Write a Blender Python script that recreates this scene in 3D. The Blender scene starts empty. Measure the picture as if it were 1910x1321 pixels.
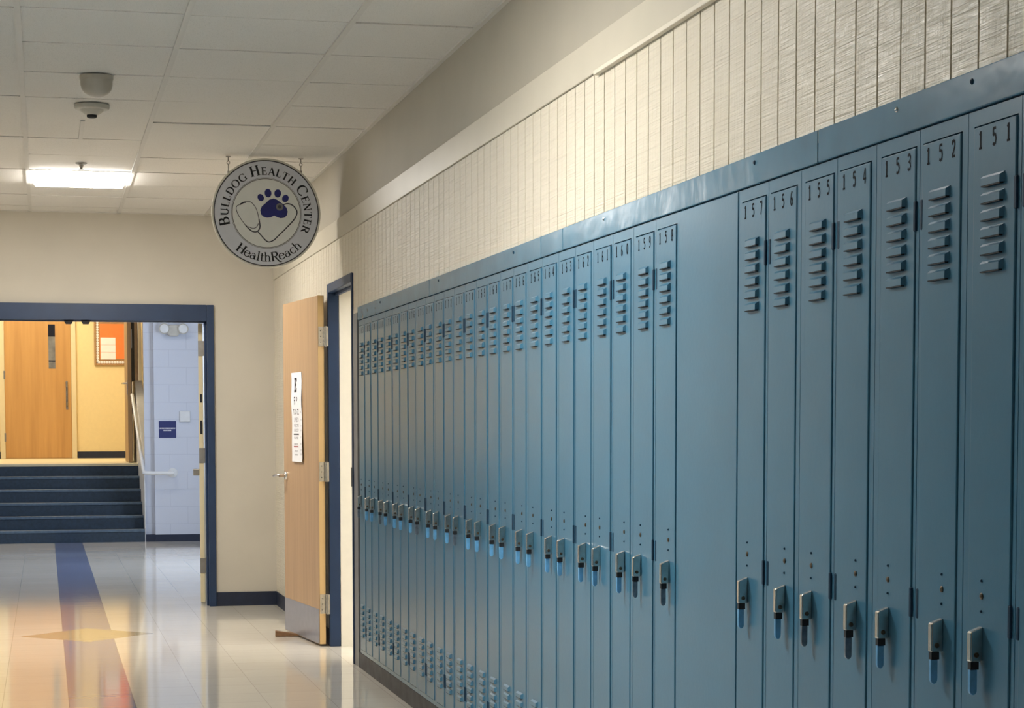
import bpy, bmesh, math, random
from mathutils import Vector, Matrix
random.seed(7)
C = bpy.context.scene.collection
PI = math.pi

# ------------------------------------------------------------------ node helpers / materials
def new_mat(name):
    m = bpy.data.materials.new(name); m.use_nodes = True
    nt = m.node_tree; b = nt.nodes['Principled BSDF']
    return m, nt, b

def srgb(r, g, b):
    f = lambda c: (c/255/12.92) if c/255 <= .04045 else ((c/255+.055)/1.055)**2.4
    return (f(r), f(g), f(b), 1)

def obj_coord(nt, scale=(1, 1, 1)):
    tc = nt.nodes.new('ShaderNodeTexCoord'); mp = nt.nodes.new('ShaderNodeMapping')
    mp.inputs['Scale'].default_value = scale
    nt.links.new(tc.outputs['Object'], mp.inputs['Vector'])
    return mp.outputs['Vector']

def noise(nt, vec, scale, detail=3, rough=.5):
    n = nt.nodes.new('ShaderNodeTexNoise'); n.inputs['Scale'].default_value = scale
    n.inputs['Detail'].default_value = detail; n.inputs['Roughness'].default_value = rough
    nt.links.new(vec, n.inputs['Vector']); return n.outputs['Fac']

def ramp(nt, fac, stops):
    r = nt.nodes.new('ShaderNodeValToRGB'); e = r.color_ramp.elements
    while len(e) < len(stops): e.new(.5)
    for el, (p, c) in zip(e, stops): el.position = p; el.color = c
    nt.links.new(fac, r.inputs['Fac']); return r.outputs['Color']

def bump(nt, b, height, strength, dist=.01):
    n = nt.nodes.new('ShaderNodeBump'); n.inputs['Strength'].default_value = strength
    n.inputs['Distance'].default_value = dist
    nt.links.new(height, n.inputs['Height']); nt.links.new(n.outputs['Normal'], b.inputs['Normal'])

def math_(nt, op, a, bb=None, clamp=False):
    n = nt.nodes.new('ShaderNodeMath'); n.operation = op; n.use_clamp = clamp
    for i, v in enumerate((a, bb)):
        if v is None: continue
        if isinstance(v, (int, float)): n.inputs[i].default_value = v
        else: nt.links.new(v, n.inputs[i])
    return n.outputs[0]

def mixc(nt, fac, a, bb):
    n = nt.nodes.new('ShaderNodeMix'); n.data_type = 'RGBA'
    if isinstance(fac, (int, float)): n.inputs[0].default_value = fac
    else: nt.links.new(fac, n.inputs[0])
    for i, v in ((6, a), (7, bb)):
        if isinstance(v, tuple): n.inputs[i].default_value = v
        else: nt.links.new(v, n.inputs[i])
    return n.outputs[2]

def plain(name, col, rough=.5, metal=0, var=.0, nscale=20, bstr=0, bscale=200, bdist=.001, spec=.5):
    m, nt, b = new_mat(name)
    b.inputs['Roughness'].default_value = rough; b.inputs['Metallic'].default_value = metal
    b.inputs['Specular IOR Level'].default_value = spec
    v = obj_coord(nt)
    lo = tuple(c*(1-var) for c in col[:3])+(1,); hi = tuple(min(1, c*(1+var)) for c in col[:3])+(1,)
    f = noise(nt, v, nscale)
    nt.links.new(ramp(nt, f, [(.3, lo), (.7, hi)]), b.inputs['Base Color'])
    if bstr: bump(nt, b, noise(nt, v, bscale, 4), bstr, bdist)
    return m

def emit(name, col, strength):
    m, nt, b = new_mat(name)
    b.inputs['Base Color'].default_value = (.8, .8, .8, 1)
    b.inputs['Emission Color'].default_value = col; b.inputs['Emission Strength'].default_value = strength
    return m

M = {}
M['locker'] = plain('locker_blue_enamel', (.056, .182, .288, 1), .28, var=.06, nscale=3, bstr=.12, bscale=60, bdist=.002)
M['fascia'] = plain('fascia_blue_enamel', (.056, .182, .288, 1), .25, var=.10, nscale=5, bstr=.35, bscale=5, bdist=.012)
M['hinge'] = plain('hinge_dark_blue', (.014, .045, .085, 1), .65, var=.1, spec=.2)
M['dark'] = plain('dark_gap', (.012, .014, .018, 1), .7)
M['ink'] = plain('black_stencil_ink', (.006, .010, .016, 1), .8, var=.3, nscale=120, spec=.15)
M['nickel'] = plain('brushed_nickel', (.68, .65, .61, 1), .24, 1, var=.1, nscale=60)
M['brass'] = plain('dark_bronze', (.10, .075, .05, 1), .45, .6, var=.3, nscale=300)
M['tab'] = plain('light_blue_tab', (.15, .42, .72, 1), .4, var=.12, nscale=60)
M['tabgrey'] = plain('worn_steel_tab', (.20, .24, .29, 1), .35, .6, var=.2, nscale=80)
M['plinth'] = plain('plinth_black_rubber', (.035, .037, .045, 1), .55, var=.5, nscale=12)
M['cream'] = plain('cream_drywall_paint', srgb(216, 208, 191), .6, var=.03, nscale=4, bstr=.12, bscale=90, bdist=.002)
M['litband'] = plain('putty_lit_band', srgb(200, 193, 176), .4, var=.03, nscale=4)  # lighter tone painted in for the lit strip of the upper wall
M['grayw'] = plain('putty_drywall_shade_tone', srgb(174, 168, 153), .6, var=.03, nscale=4, bstr=.15, bscale=90, bdist=.002)  # drywall colour greyed to carry the shade under the ceiling
M['room'] = plain('warm_white_room_paint', srgb(230, 225, 212), .6, var=.02)
M['endw'] = plain('beige_plaster_paint', srgb(196, 190, 177), .65, var=.03, nscale=3, bstr=.1, bscale=40, bdist=.003)
M['yellow'] = plain('warm_yellow_paint', srgb(232, 212, 160), .6, var=.02)
M['navy'] = plain('navy_door_frame_enamel', (.012, .034, .090, 1), .42, var=.12, nscale=8, bstr=.05)
M['rubber'] = plain('navy_rubber_base', (.010, .017, .042, 1), .45, var=.15)
M['white'] = plain('white_painted_metal', (.78, .78, .76, 1), .35, var=.03)
M['detect'] = plain('beige_plastic', (.56, .53, .46, 1), .5, var=.05)
M['dome'] = plain('grey_beige_plastic', (.40, .37, .31, 1), .35, var=.05)
M['paper'] = plain('white_paper', (.84, .84, .86, 1), .7, var=.02)
M['black'] = plain('black_print', (.012, .012, .014, 1), .7)
M['redink'] = plain('red_print', (.35, .05, .05, 1), .7)
M['greyink'] = plain('grey_print', (.25, .24, .26, 1), .7)
M['kick'] = plain('satin_steel_plate', (.36, .36, .40, 1), .35, .6, var=.05)
M['signgrey'] = plain('sign_ring_grey', srgb(216, 219, 228), .5, var=.02)
M['signface'] = plain('sign_face_pale', srgb(234, 236, 232), .5, var=.02)
M['signrim'] = plain('sign_rim_grey', srgb(214, 211, 200), .5, var=.03)
M['signline'] = plain('sign_dark_line', (.045, .045, .055, 1), .5)
M['signline2'] = plain('sign_mid_line', (.16, .16, .165, 1), .5)
M['pawnavy'] = plain('paw_navy', (.010, .014, .16, 1), .45, var=.1)
M['tee'] = plain('ceiling_tee_white', (.62, .60, .555, 1), .5, var=.02)
M['stair'] = plain('dark_blue_rubber_tread', (.022, .042, .068, 1), .5, var=.2, nscale=30, bstr=.1)
M['nosing'] = plain('worn_slate_nosing', (.085, .13, .18, 1), .45, var=.15, nscale=30)
M['orange'] = plain('orange_poster_paper', (.90, .22, .05, 1), .7, var=.05)
M['frameoak'] = plain('oak_frame', (.36, .21, .09, 1), .5, var=.15, nscale=30)
M['signblue'] = plain('navy_sign_plastic', (.010, .018, .13, 1), .4)
M['creamdoor'] = plain('cream_steel_door', srgb(222, 208, 170), .45, var=.02)
M['hardware'] = plain('dull_steel', (.30, .28, .25, 1), .4, .7, var=.1)
M['wedge'] = plain('brown_wood_wedge', (.28, .15, .07, 1), .6, var=.2, nscale=40)
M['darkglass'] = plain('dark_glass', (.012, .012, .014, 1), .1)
M['greyglass'] = plain('wired_grey_glass', (.20, .20, .19, 1), .12, var=.35, nscale=6)
M['endstrip'] = plain('grey_enamel_strip', (.20, .205, .215, 1), .4, var=.1)
M['jambbrown'] = plain('brown_jamb', (.24, .17, .10, 1), .5, var=.1)
M['lens'] = emit('fluorescent_lens', (1, .96, .90, 1), 78)
M['lensfar'] = emit('fluorescent_lens_far', (1, .955, .89, 1), 58)
M['lensdim'] = emit('fluorescent_lens_dim', (1, .955, .89, 1), 5)
M['lensfill'] = emit('stairwell_fill_lens', (1, .96, .90, 1), 10)
M['lenswarm'] = emit('warm_fluorescent_lens', (1, .86, .64, 1), 13.5)
M['lensroom'] = emit('room_fluorescent_lens', (1, .965, .91, 1), 20)

def block_mat():
    m, nt, b = new_mat('blue_white_painted_block')
    tc = nt.nodes.new('ShaderNodeTexCoord')
    sp = nt.nodes.new('ShaderNodeSeparateXYZ'); cb = nt.nodes.new('ShaderNodeCombineXYZ')
    nt.links.new(tc.outputs['Object'], sp.inputs[0])
    nt.links.new(sp.outputs['X'], cb.inputs['X']); nt.links.new(sp.outputs['Z'], cb.inputs['Y'])
    br = nt.nodes.new('ShaderNodeTexBrick')
    br.inputs['Scale'].default_value = 1; br.inputs['Brick Width'].default_value = .4; br.inputs['Row Height'].default_value = .2
    br.inputs['Mortar Size'].default_value = .004; br.inputs['Mortar Smooth'].default_value = .5
    nt.links.new(cb.outputs[0], br.inputs['Vector'])
    c = srgb(210, 214, 224); d = srgb(199, 203, 214)
    br.inputs['Color1'].default_value = c; br.inputs['Color2'].default_value = c; br.inputs['Mortar'].default_value = d
    nt.links.new(br.outputs['Color'], b.inputs['Base Color']); b.inputs['Roughness'].default_value = .5
    bump(nt, b, br.outputs['Fac'], .3, -.004)
    return m
M['block'] = block_mat()

def wood_mat(name, light, dark, sc=(14, 14, .9)):
    m, nt, b = new_mat(name)
    v = obj_coord(nt, sc)
    f = noise(nt, v, 1.6, 5, .55)
    nt.links.new(ramp(nt, f, [(.25, dark), (.72, light)]), b.inputs['Base Color'])
    b.inputs['Roughness'].default_value = .42
    return m
M['door'] = wood_mat('birch_door_veneer', (.51, .335, .18, 1), (.40, .25, .13, 1))
M['dooredge'] = wood_mat('birch_door_edge', (.70, .47, .21, 1), (.60, .39, .165, 1))
M['halldoor'] = wood_mat('honey_maple_veneer', (.60, .34, .115, 1), (.46, .245, .075, 1), (9, 9, .5))
M['oakdoor'] = wood_mat('light_oak', (.46, .30, .15, 1), (.36, .225, .10, 1))

def panel_mat():
    m, nt, b = new_mat('cream_rough_sawn_plywood')
    col = srgb(224, 216, 197)
    v = obj_coord(nt)
    a = noise(nt, obj_coord(nt, (1, 3, 160)), 1.0, 3, .6)      # saw marks across the boards
    g = noise(nt, obj_coord(nt, (1, 110, 5)), 1.0, 3, .6)       # vertical grain
    big = noise(nt, obj_coord(nt, (1, 6, 3)), 1.0, 2)
    h = math_(nt, 'ADD', math_(nt, 'MULTIPLY', a, 1.0), math_(nt, 'MULTIPLY', g, math_(nt, 'MULTIPLY', big, 1.4)))
    nt.links.new(ramp(nt, a, [(.3, tuple(c*.93 for c in col[:3])+(1,)), (.7, col)]), b.inputs['Base Color'])
    b.inputs['Roughness'].default_value = .32
    bump(nt, b, h, .9, .005)
    return m
M['panel'] = panel_mat()

def tile_mat():
    m, nt, b = new_mat('mineral_fibre_ceiling_tile')
    v = obj_coord(nt)
    f = noise(nt, v, 260, 4, .7); g = noise(nt, v, 1.3, 2)
    c1 = mixc(nt, g, (.69, .67, .63, 1), (.76, .74, .70, 1))
    nt.links.new(mixc(nt, ramp(nt, f, [(.36, (1, 1, 1, 1)), (.43, (0, 0, 0, 1))]), c1, (.47, .45, .41, 1)), b.inputs['Base Color'])
    b.inputs['Roughness'].default_value = .85
    bump(nt, b, f, .25, .002)
    return m
M['tile'] = tile_mat()

def floor_mat():
    m, nt, b = new_mat('waxed_vinyl_tile_floor')
    tc = nt.nodes.new('ShaderNodeTexCoord'); sp = nt.nodes.new('ShaderNodeSeparateXYZ')
    nt.links.new(tc.outputs['Object'], sp.inputs[0]); X, Y = sp.outputs['X'], sp.outputs['Y']
    T = .3075; ox = .0935; oy = 12.395-.1537
    fx = math_(nt, 'FRACT', math_(nt, 'DIVIDE', math_(nt, 'ADD', X, 10*T-ox), T))
    fy = math_(nt, 'FRACT', math_(nt, 'DIVIDE', math_(nt, 'ADD', Y, 60*T-oy), T))
    ix = math_(nt, 'FLOOR', math_(nt, 'DIVIDE', math_(nt, 'ADD', X, 10*T-ox), T))
    iy = math_(nt, 'FLOOR', math_(nt, 'DIVIDE', math_(nt, 'ADD', Y, 60*T-oy), T))
    jx = math_(nt, 'LESS_THAN', math_(nt, 'MINIMUM', fx, math_(nt, 'SUBTRACT', 1, fx)), .006)
    jy = math_(nt, 'LESS_THAN', math_(nt, 'MINIMUM', fy, math_(nt, 'SUBTRACT', 1, fy)), .006)
    joint = math_(nt, 'MAXIMUM', jx, jy)
    wn = nt.nodes.new('ShaderNodeTexWhiteNoise'); wn.noise_dimensions = '2D'
    cb = nt.nodes.new('ShaderNodeCombineXYZ'); nt.links.new(ix, cb.inputs[0]); nt.links.new(iy, cb.inputs[1])
    nt.links.new(cb.outputs[0], wn.inputs['Vector'])
    mott = noise(nt, tc.outputs['Object'], 35, 4, .6)
    cream = mixc(nt, wn.outputs['Value'], (.78, .73, .64, 1), (.83, .78, .69, 1))
    cream = mixc(nt, math_(nt, 'MULTIPLY', mott, .35), cream, (.70, .65, .56, 1))
    band = math_(nt, 'MULTIPLY', math_(nt, 'GREATER_THAN', X, .0935), math_(nt, 'LESS_THAN', X, .401))
    blue = mixc(nt, wn.outputs['Value'], (.20, .24, .40, 1), (.23, .27, .44, 1))
    c = mixc(nt, band, cream, blue)
    dx = math_(nt, 'ABSOLUTE', math_(nt, 'SUBTRACT', X, .247)); dy = math_(nt, 'ABSOLUTE', math_(nt, 'SUBTRACT', Y, 12.40))
    dia = math_(nt, 'LESS_THAN', math_(nt, 'ADD', dx, dy), .415)
    c = mixc(nt, dia, c, (.50, .43, .30, 1))
    c = mixc(nt, math_(nt, 'MULTIPLY', joint, .3), c, (.18, .15, .11, 1))
    nt.links.new(c, b.inputs['Base Color'])
    b.inputs['Roughness'].default_value = .075
    b.inputs['IOR'].default_value = 1.55
    w = math_(nt, 'ADD', noise(nt, obj_coord(nt, (1.2, 5, 1)), 2.2, 3), math_(nt, 'MULTIPLY', noise(nt, tc.outputs['Object'], 40, 2), .06))
    bump(nt, b, w, .07, .005)
    return m
M['floor'] = floor_mat()

# ------------------------------------------------------------------ mesh helpers
class MB:
    def __init__(s): s.v = []; s.f = []; s.m = []
    def add(s, vs, fs, mi=0):
        n = len(s.v); s.v += [tuple(v) for v in vs]
        for f in fs: s.f.append([n+i for i in f]); s.m.append(mi)
        return s
    def box(s, x0, x1, y0, y1, z0, z1, mi=0):
        vs = [(x, y, z) for x in (x0, x1) for y in (y0, y1) for z in (z0, z1)]
        return s.add(vs, [(0, 1, 3, 2), (4, 6, 7, 5), (0, 4, 5, 1), (2, 3, 7, 6), (0, 2, 6, 4), (1, 5, 7, 3)], mi)
    def prism(s, poly, axis, a, b, mi=0):
        n = len(poly)
        def pt(p, t):
            return {'x': (t, p[0], p[1]), 'y': (p[0], t, p[1]), 'z': (p[0], p[1], t)}[axis]
        vs = [pt(p, a) for p in poly]+[pt(p, b) for p in poly]
        return s.add(vs, [list(range(n)), list(range(2*n-1, n-1, -1))]+[(i, i+n, (i+1) % n+n, (i+1) % n) for i in range(n)], mi)
    def lathe(s, prof, cx=0, cy=0, cz=0, seg=32, mi=0, axis='z'):
        n = len(prof); vs = []
        for i in range(seg):
            a = 2*PI*i/seg
            for r, h in prof:
                p = (r*math.cos(a), r*math.sin(a), h)
                if axis == 'y': p = (p[0], p[2], p[1])
                if axis == 'x': p = (p[2], p[0], p[1])
                vs.append((cx+p[0], cy+p[1], cz+p[2]))
        fs = []
        for i in range(seg):
            j = (i+1) % seg
            for k in range(n-1): fs.append((i*n+k, j*n+k, j*n+k+1, i*n+k+1))
        fs.append([i*n for i in range(seg)][::-1]); fs.append([i*n+n-1 for i in range(seg)])
        return s.add(vs, fs, mi)
    def tube(s, pts, r, seg=10, mi=0):
        pts = [Vector(p) for p in pts]; n = len(pts); vs = []
        for i, p in enumerate(pts):
            d = (pts[min(i+1, n-1)]-pts[max(i-1, 0)]).normalized()
            u = d.cross(Vector((0, 0, 1)))
            if u.length < 1e-3: u = d.cross(Vector((1, 0, 0)))
            u.normalize(); w = d.cross(u)
            for k in range(seg):
                a = 2*PI*k/seg; vs.append(p+u*r*math.cos(a)+w*r*math.sin(a))
        fs = [(i*seg+k, i*seg+(k+1) % seg, (i+1)*seg+(k+1) % seg, (i+1)*seg+k) for i in range(n-1) for k in range(seg)]
        fs += [list(range(seg)), list(range(n*seg-1, (n-1)*seg-1, -1))]
        return s.add(vs, fs, mi)
    def build(s, name, mats, parent=None, loc=(0, 0, 0), bevel=0, smooth=False, seg=2):
        me = bpy.data.meshes.new(name); bm = bmesh.new()
        vs = [bm.verts.new(v) for v in s.v]
        for f, mi in zip(s.f, s.m):
            try:
                fc = bm.faces.new([vs[i] for i in f]); fc.material_index = mi
            except ValueError: pass
        bmesh.ops.recalc_face_normals(bm, faces=bm.faces[:])
        if bevel:
            es = [e for e in bm.edges if len(e.link_faces) == 2 and e.calc_face_angle() > .6]
            bmesh.ops.bevel(bm, geom=es, offset=bevel, segments=seg, affect='EDGES', profile=.5, clamp_overlap=True)
        bm.to_mesh(me); bm.free()
        if smooth:
            for p in me.polygons: p.use_smooth = True
            me.set_sharp_from_angle(angle=.7)
        for m in (mats if isinstance(mats, (list, tuple)) else [mats]): me.materials.append(m)
        o = bpy.data.objects.new(name, me); o.location = loc; C.objects.link(o)
        if parent: o.parent = parent
        return o

def tag(o, label, cat, group=None):
    o['label'] = label; o['category'] = cat
    if group: o['group'] = group
    return o
def thing(name, label, cat, loc, group=None):
    o = bpy.data.objects.new(name, None); o.empty_display_size = .05; o.location = loc; C.objects.link(o)
    return tag(o, label, cat, group)
def struct(o, label=None):
    o['kind'] = 'structure'
    if label: o['label'] = label
    return o

# ------------------------------------------------------------------ painted glyphs (stroke letters)
def stroke(pts, ws):
    """quads for a flat stroke through 2-D points with widths"""
    pts = [Vector(p) for p in pts]; n = len(pts); L = []; R = []
    for i, p in enumerate(pts):
        d0 = (pts[i]-pts[i-1]).normalized() if i > 0 else None
        d1 = (pts[i+1]-pts[i]).normalized() if i < n-1 else None
        d = (d0 or d1) if (d0 is None or d1 is None) else (d0+d1)
        if d.length < 1e-6: d = d1
        d.normalize(); nn = Vector((-d.y, d.x))
        k = 1.0
        if d0 and d1: k = min(1.6, 1/max(.3, abs(nn.dot(Vector((-d1.y, d1.x))))))
        w = ws[i] if isinstance(ws, (list, tuple)) else ws
        L.append(p+nn*w*k/2); R.append(p-nn*w*k/2)
    return [[L[i], L[i+1], R[i+1], R[i]] for i in range(n-1)]
def arc(cx, cy, rx, ry, a0, a1, T=.17, t=.06, n=18):
    pts = []; ws = []
    for i in range(n+1):
        a = math.radians(a0+(a1-a0)*i/n)
        pts.append((cx+rx*math.cos(a), cy+ry*math.sin(a))); ws.append(t+(T-t)*abs(math.cos(a)))
    return stroke(pts, ws)
def ser(x, y, w=.30, t=.055): return stroke([(x-w/2, y), (x+w/2, y)], t)
def bar(x0, y0, x1, y1, w): return stroke([(x0, y0), (x1, y1)], w)
T_, t_ = .18, .075
def glyph(c):
    T, t = T_, t_
    S = lambda x, y0=0, y1=1, w=T: bar(x, y0, x, y1, w)
    if c == 'H': return S(.2)+S(.72)+bar(.2, .52, .72, .52, t)+ser(.2, .03)+ser(.2, .97)+ser(.72, .03)+ser(.72, .97), .92
    if c == 'E': return S(.2)+bar(.2, .97, .62, .97, t)+bar(.2, .52, .52, .52, t)+bar(.2, .03, .66, .03, t)+ser(.16, .97, .24)+ser(.16, .03, .24)+S(.61, .76, .97, .05)+S(.65, .03, .27, .05)+S(.52, .42, .62, .05), .74
    if c == 'A': return bar(.12, 0, .42, 1, t)+bar(.40, 1, .76, 0, T)+bar(.22, .34, .62, .34, t)+ser(.12, .03, .24)+ser(.77, .03, .26), .88
    if c == 'L': return S(.2)+bar(.2, .03, .62, .03, t)+ser(.2, .97)+S(.61, .03, .3, .05), .70
    if c == 'T': return S(.40)+bar(.06, .97, .74, .97, t)+ser(.40, .03)+S(.07, .74, .97, .05)+S(.73, .74, .97, .05), .80
    if c == 'C': return arc(.5, .5, .40, .48, 40, 320)+S(.80, .66, .97, .05), .90
    if c == 'G': return arc(.5, .5, .40, .48, 42, 318)+S(.80, .05, .42, .14)+ser(.80, .42, .26)+S(.80, .68, .97, .05), .98
    if c == 'O': return arc(.5, .5, .40, .48, 0, 360, n=30), 1.0
    if c == 'N': return S(.18, w=t)+S(.78, w=t)+bar(.16, 1, .78, 0, T)+ser(.18, .03, .26)+ser(.12, .97, .2)+ser(.78, .97, .26), .94
    if c == 'R': return S(.2)+stroke([(.2, .97), (.45, .97)], t)+arc(.45, .73, .24, .24, 90, -90)+bar(.2, .49, .45, .49, t)+bar(.44, .5, .78, .02, T)+ser(.2, .03)+ser(.16, .97, .22)+ser(.80, .03, .18), .88
    if c == 'B': return S(.2)+bar(.14, .97, .42, .97, t)+arc(.42, .745, .20, .225, 90, -90)+bar(.2, .52, .45, .52, t)+arc(.45, .275, .25, .245, 90, -90)+bar(.1, .03, .45, .03, t), .80
    if c == 'U': return S(.2, .3)+arc(.47, .3, .27, .29, 180, 360, T, .07)+S(.74, .3, 1, t)+ser(.2, .97)+ser(.74, .97, .26), .94
    if c == 'D': return S(.2)+bar(.1, .97, .40, .97, t)+bar(.1, .03, .40, .03, t)+arc(.40, .5, .42, .47, 90, -90), .92
    x = .66
    if c == 'e': return arc(.34, .33, .27, .32, 15, 335, .13, .06)+bar(.09, .38, .60, .38, .055), .68
    if c == 'a': return arc(.28, .21, .20, .20, 0, 360, .12, .06)+S(.50, 0.03, .45, .13)+arc(.32, .44, .18, .20, 0, 150, .10, .06)+ser(.58, .03, .14), .68
    if c == 'l': return S(.2, 0, 1.02, .13)+ser(.2, .03, .28)+ser(.14, .99, .14), .38
    if c == 't': return S(.2, .12, .86, .13)+bar(.04, .62, .40, .62, .055)+arc(.33, .14, .13, .12, 180, 320, .12, .06), .46
    if c == 'h': return S(.18, 0, 1.02, .13)+ser(.18, .03, .28)+ser(.12, .99, .14)+arc(.37, .42, .19, .22, 180, 0, .10, .06)+S(.56, 0, .42, .13)+ser(.56, .03, .26), .74
    if c == 'c': return arc(.34, .33, .27, .32, 45, 325, .13, .06), .60
    if c == 'q':  # swash-tailed capital R
        g = S(.2)+stroke([(.1, .97), (.45, .97)], t)+arc(.45, .73, .24, .24, 90, -90)+bar(.2, .49, .45, .49, t)
        return g+stroke([(.42, .5), (.62, .16), (.84, -.16), (1.05, -.20)], [.14, .14, .12, .05])+ser(.2, .03), .84
    return [], .36
def fat(polys, k=1.3):
    out = []
    for q in polys:
        L0, L1, R1, R0 = q
        m0, m1 = (L0+R0)/2, (L1+R1)/2
        out.append([m0+(L0-m0)*k, m1+(L1-m1)*k, m1+(R1-m1)*k, m0+(R0-m0)*k])
    return out
DIG = {
 '0': lambda: arc(.3, .5, .20, .44, 0, 360, .16, .11, 24),
 '1': lambda: bar(.3, 0, .3, 1, .17)+bar(.3, .96, .12, .80, .10)+ser(.3, .05, .42, .10),
 '2': lambda: stroke([(.08, .74), (.14, .90), (.3, .95), (.46, .88), (.50, .72), (.42, .52), (.12, .10)], [.14]*7)+bar(.08, .06, .54, .06, .12),
 '3': lambda: stroke([(.08, .84), (.2, .95), (.38, .94), (.50, .80), (.44, .60), (.28, .52), (.46, .44), (.52, .24), (.40, .07), (.2, .05), (.07, .16)], [.13]*11),
 '4': lambda: bar(.40, 0, .40, 1, .16)+bar(.38, .96, .06, .34, .09)+bar(.05, .32, .58, .32, .11),
 '5': lambda: bar(.12, .94, .50, .94, .12)+bar(.14, .96, .12, .56, .12)+stroke([(.12, .56), (.28, .62), (.44, .56), (.52, .34), (.44, .12), (.28, .04), (.08, .12)], [.13]*7),
 '6': lambda: arc(.3, .27, .20, .23, 0, 360, .15, .11, 20)+stroke([(.46, .88), (.30, .95), (.16, .80), (.10, .50), (.10, .27)], [.12]*5),
 '7': lambda: bar(.06, .93, .54, .93, .13)+bar(.50, .93, .24, 0, .14),
 '8': lambda: arc(.3, .73, .17, .21, 0, 360, .14, .10, 20)+arc(.3, .26, .20, .22, 0, 360, .15, .10, 20),
 '9': lambda: arc(.3, .71, .20, .24, 0, 360, .15, .11, 20)+stroke([(.50, .71), (.48, .40), (.36, .12), (.14, .04)], [.13]*4),
}
def flat(mb, polys, fn, mi=0):
    for q in polys: mb.add([fn(p[0], p[1]) for p in q], [list(range(len(q)))], mi)

# ------------------------------------------------------------------ dimensions
X0 = 1.66            # right wall / locker plane
XL = -1.17           # left wall (out of frame)
ZC = 2.848           # ceiling
YE = 14.18           # end wall of the corridor
YN = -4.5            # behind the camera
YS = 22.42           # foot of the stairs
ZL = .874            # landing

# ------------------------------------------------------------------ floor and ceiling
fl = MB().box(-3.2, 3.8, YN, YS, -.08, 0)
struct(fl.build('floor', M['floor']))

xs = [-.075+.62*k for k in range(-2, 4)]
ys = [7.366+.65*k for k in range(-19, 11)]
LIGHTS = [(0, 11.917), (0, 11.917-.65*10), (0, 11.917-.65*19)]
lightcells = [(-.075, y) for _, y in LIGHTS]
tm = MB()
edgesx = [XL]+[x for x in xs if x > XL+.02 and x < X0-.02]+[X0]
edgesy = [YN]+[y for y in ys if YN+.02 < y < YE-.02]+[YE]
for i in range(len(edgesx)-1):
    for j in range(len(edgesy)-1):
        if any(abs(edgesx[i]+.075) < .01 and abs(edgesy[j]-(y-.001)) < .06 for _, y in LIGHTS): continue
        dz = random.uniform(0, .004)
        t0, t1 = random.uniform(0, .003), random.uniform(0, .003)
        a, b_, c, d = edgesx[i]+.009, edgesx[i+1]-.009, edgesy[j]+.006, edgesy[j+1]-.006
        z = ZC+.001+dz
        tm.add([(a, c, z), (b_, c, z+t0), (b_, d, z+t1), (a, d, z+t0*.5), (a, c, z+.02), (b_, c, z+.02), (b_, d, z+.02), (a, d, z+.02)],
               [(0, 1, 2, 3), (4, 7, 6, 5), (0, 4, 5, 1), (1, 5, 6, 2), (2, 6, 7, 3), (3, 7, 4, 0)])
ceil = struct(tm.build('ceiling', M['tile']))
g = MB()
for x in edgesx[1:-1]: g.box(x-.0115, x+.0115, YN, YE, ZC-.002, ZC+.012)
for y in edgesy[1:-1]: g.box(XL, X0, y-.011, y+.011, ZC+.009, ZC+.016)
for x in (XL, X0-.02): g.box(x, x+.02, YN, YE, ZC-.003, ZC+.012)
g.box(XL, X0, YE-.02, YE, ZC-.002, ZC+.012)
g.box(.20, .222, 9.966, 10.616, ZC-.002, ZC+.010)
g.build('ceiling_grid', M['tee'], ceil)
MB().box(XL, X0+.1, YN, YE, ZC+.16, ZC+.2).build('ceiling_deck', M['dark'], ceil)

# ------------------------------------------------------------------ right wall
wr = MB()
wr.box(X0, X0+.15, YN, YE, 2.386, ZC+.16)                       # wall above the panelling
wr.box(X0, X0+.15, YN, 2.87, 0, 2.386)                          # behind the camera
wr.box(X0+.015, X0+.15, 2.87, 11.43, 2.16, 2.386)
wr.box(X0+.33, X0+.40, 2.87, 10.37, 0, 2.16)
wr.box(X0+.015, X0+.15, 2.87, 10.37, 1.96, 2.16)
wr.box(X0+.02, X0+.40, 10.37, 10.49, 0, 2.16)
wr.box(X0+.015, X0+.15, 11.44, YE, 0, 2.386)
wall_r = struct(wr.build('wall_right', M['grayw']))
pm = MB()
def boards(y0, y1, z0, z1, step=.1087, off=.0):
    y = math.floor((y0-off)/step)*step+off
    while y < y1:
        a, b_ = max(y0, y+.0035), min(y1, y+step-.0035)
        if b_-a > .006: pm.box(X0-.004, X0+.012, a, b_, z0, z1)
        y += step
    pm.box(X0+.004, X0+.015, y0, y1, z0, z1)
boards(2.87, 10.47, 1.93, 2.386, off=.086)
boards(10.47, 11.45, 2.155, 2.386, off=.086)
boards(11.45, YE, .0, 2.386, off=.086)
pn = pm.build('panelling', M['panel'], wall_r)
pn['label'] = 'cream rough-sawn grooved panelling'
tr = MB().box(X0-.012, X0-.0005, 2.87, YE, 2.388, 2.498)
struct(tr.build('trim_1', M['litband'], bevel=.002), 'flat band added above the grooved panelling, painted lighter as lit wall')  # board added so the light boundary on the wall shows as colour
tr = MB().box(X0-.022, X0-.004, 2.87, 5.69, 2.376, 2.390)
struct(tr.build('trim_2', M['cream'], bevel=.002), 'thin cream moulding along the near end of the panelling')
bb = MB().box(X0-.010, X0-.004, 11.47, YE-.006, 0, .102)
struct(bb.build('baseboard_right', M['rubber'], bevel=.002), 'navy rubber baseboard behind the open wooden door')

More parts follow.
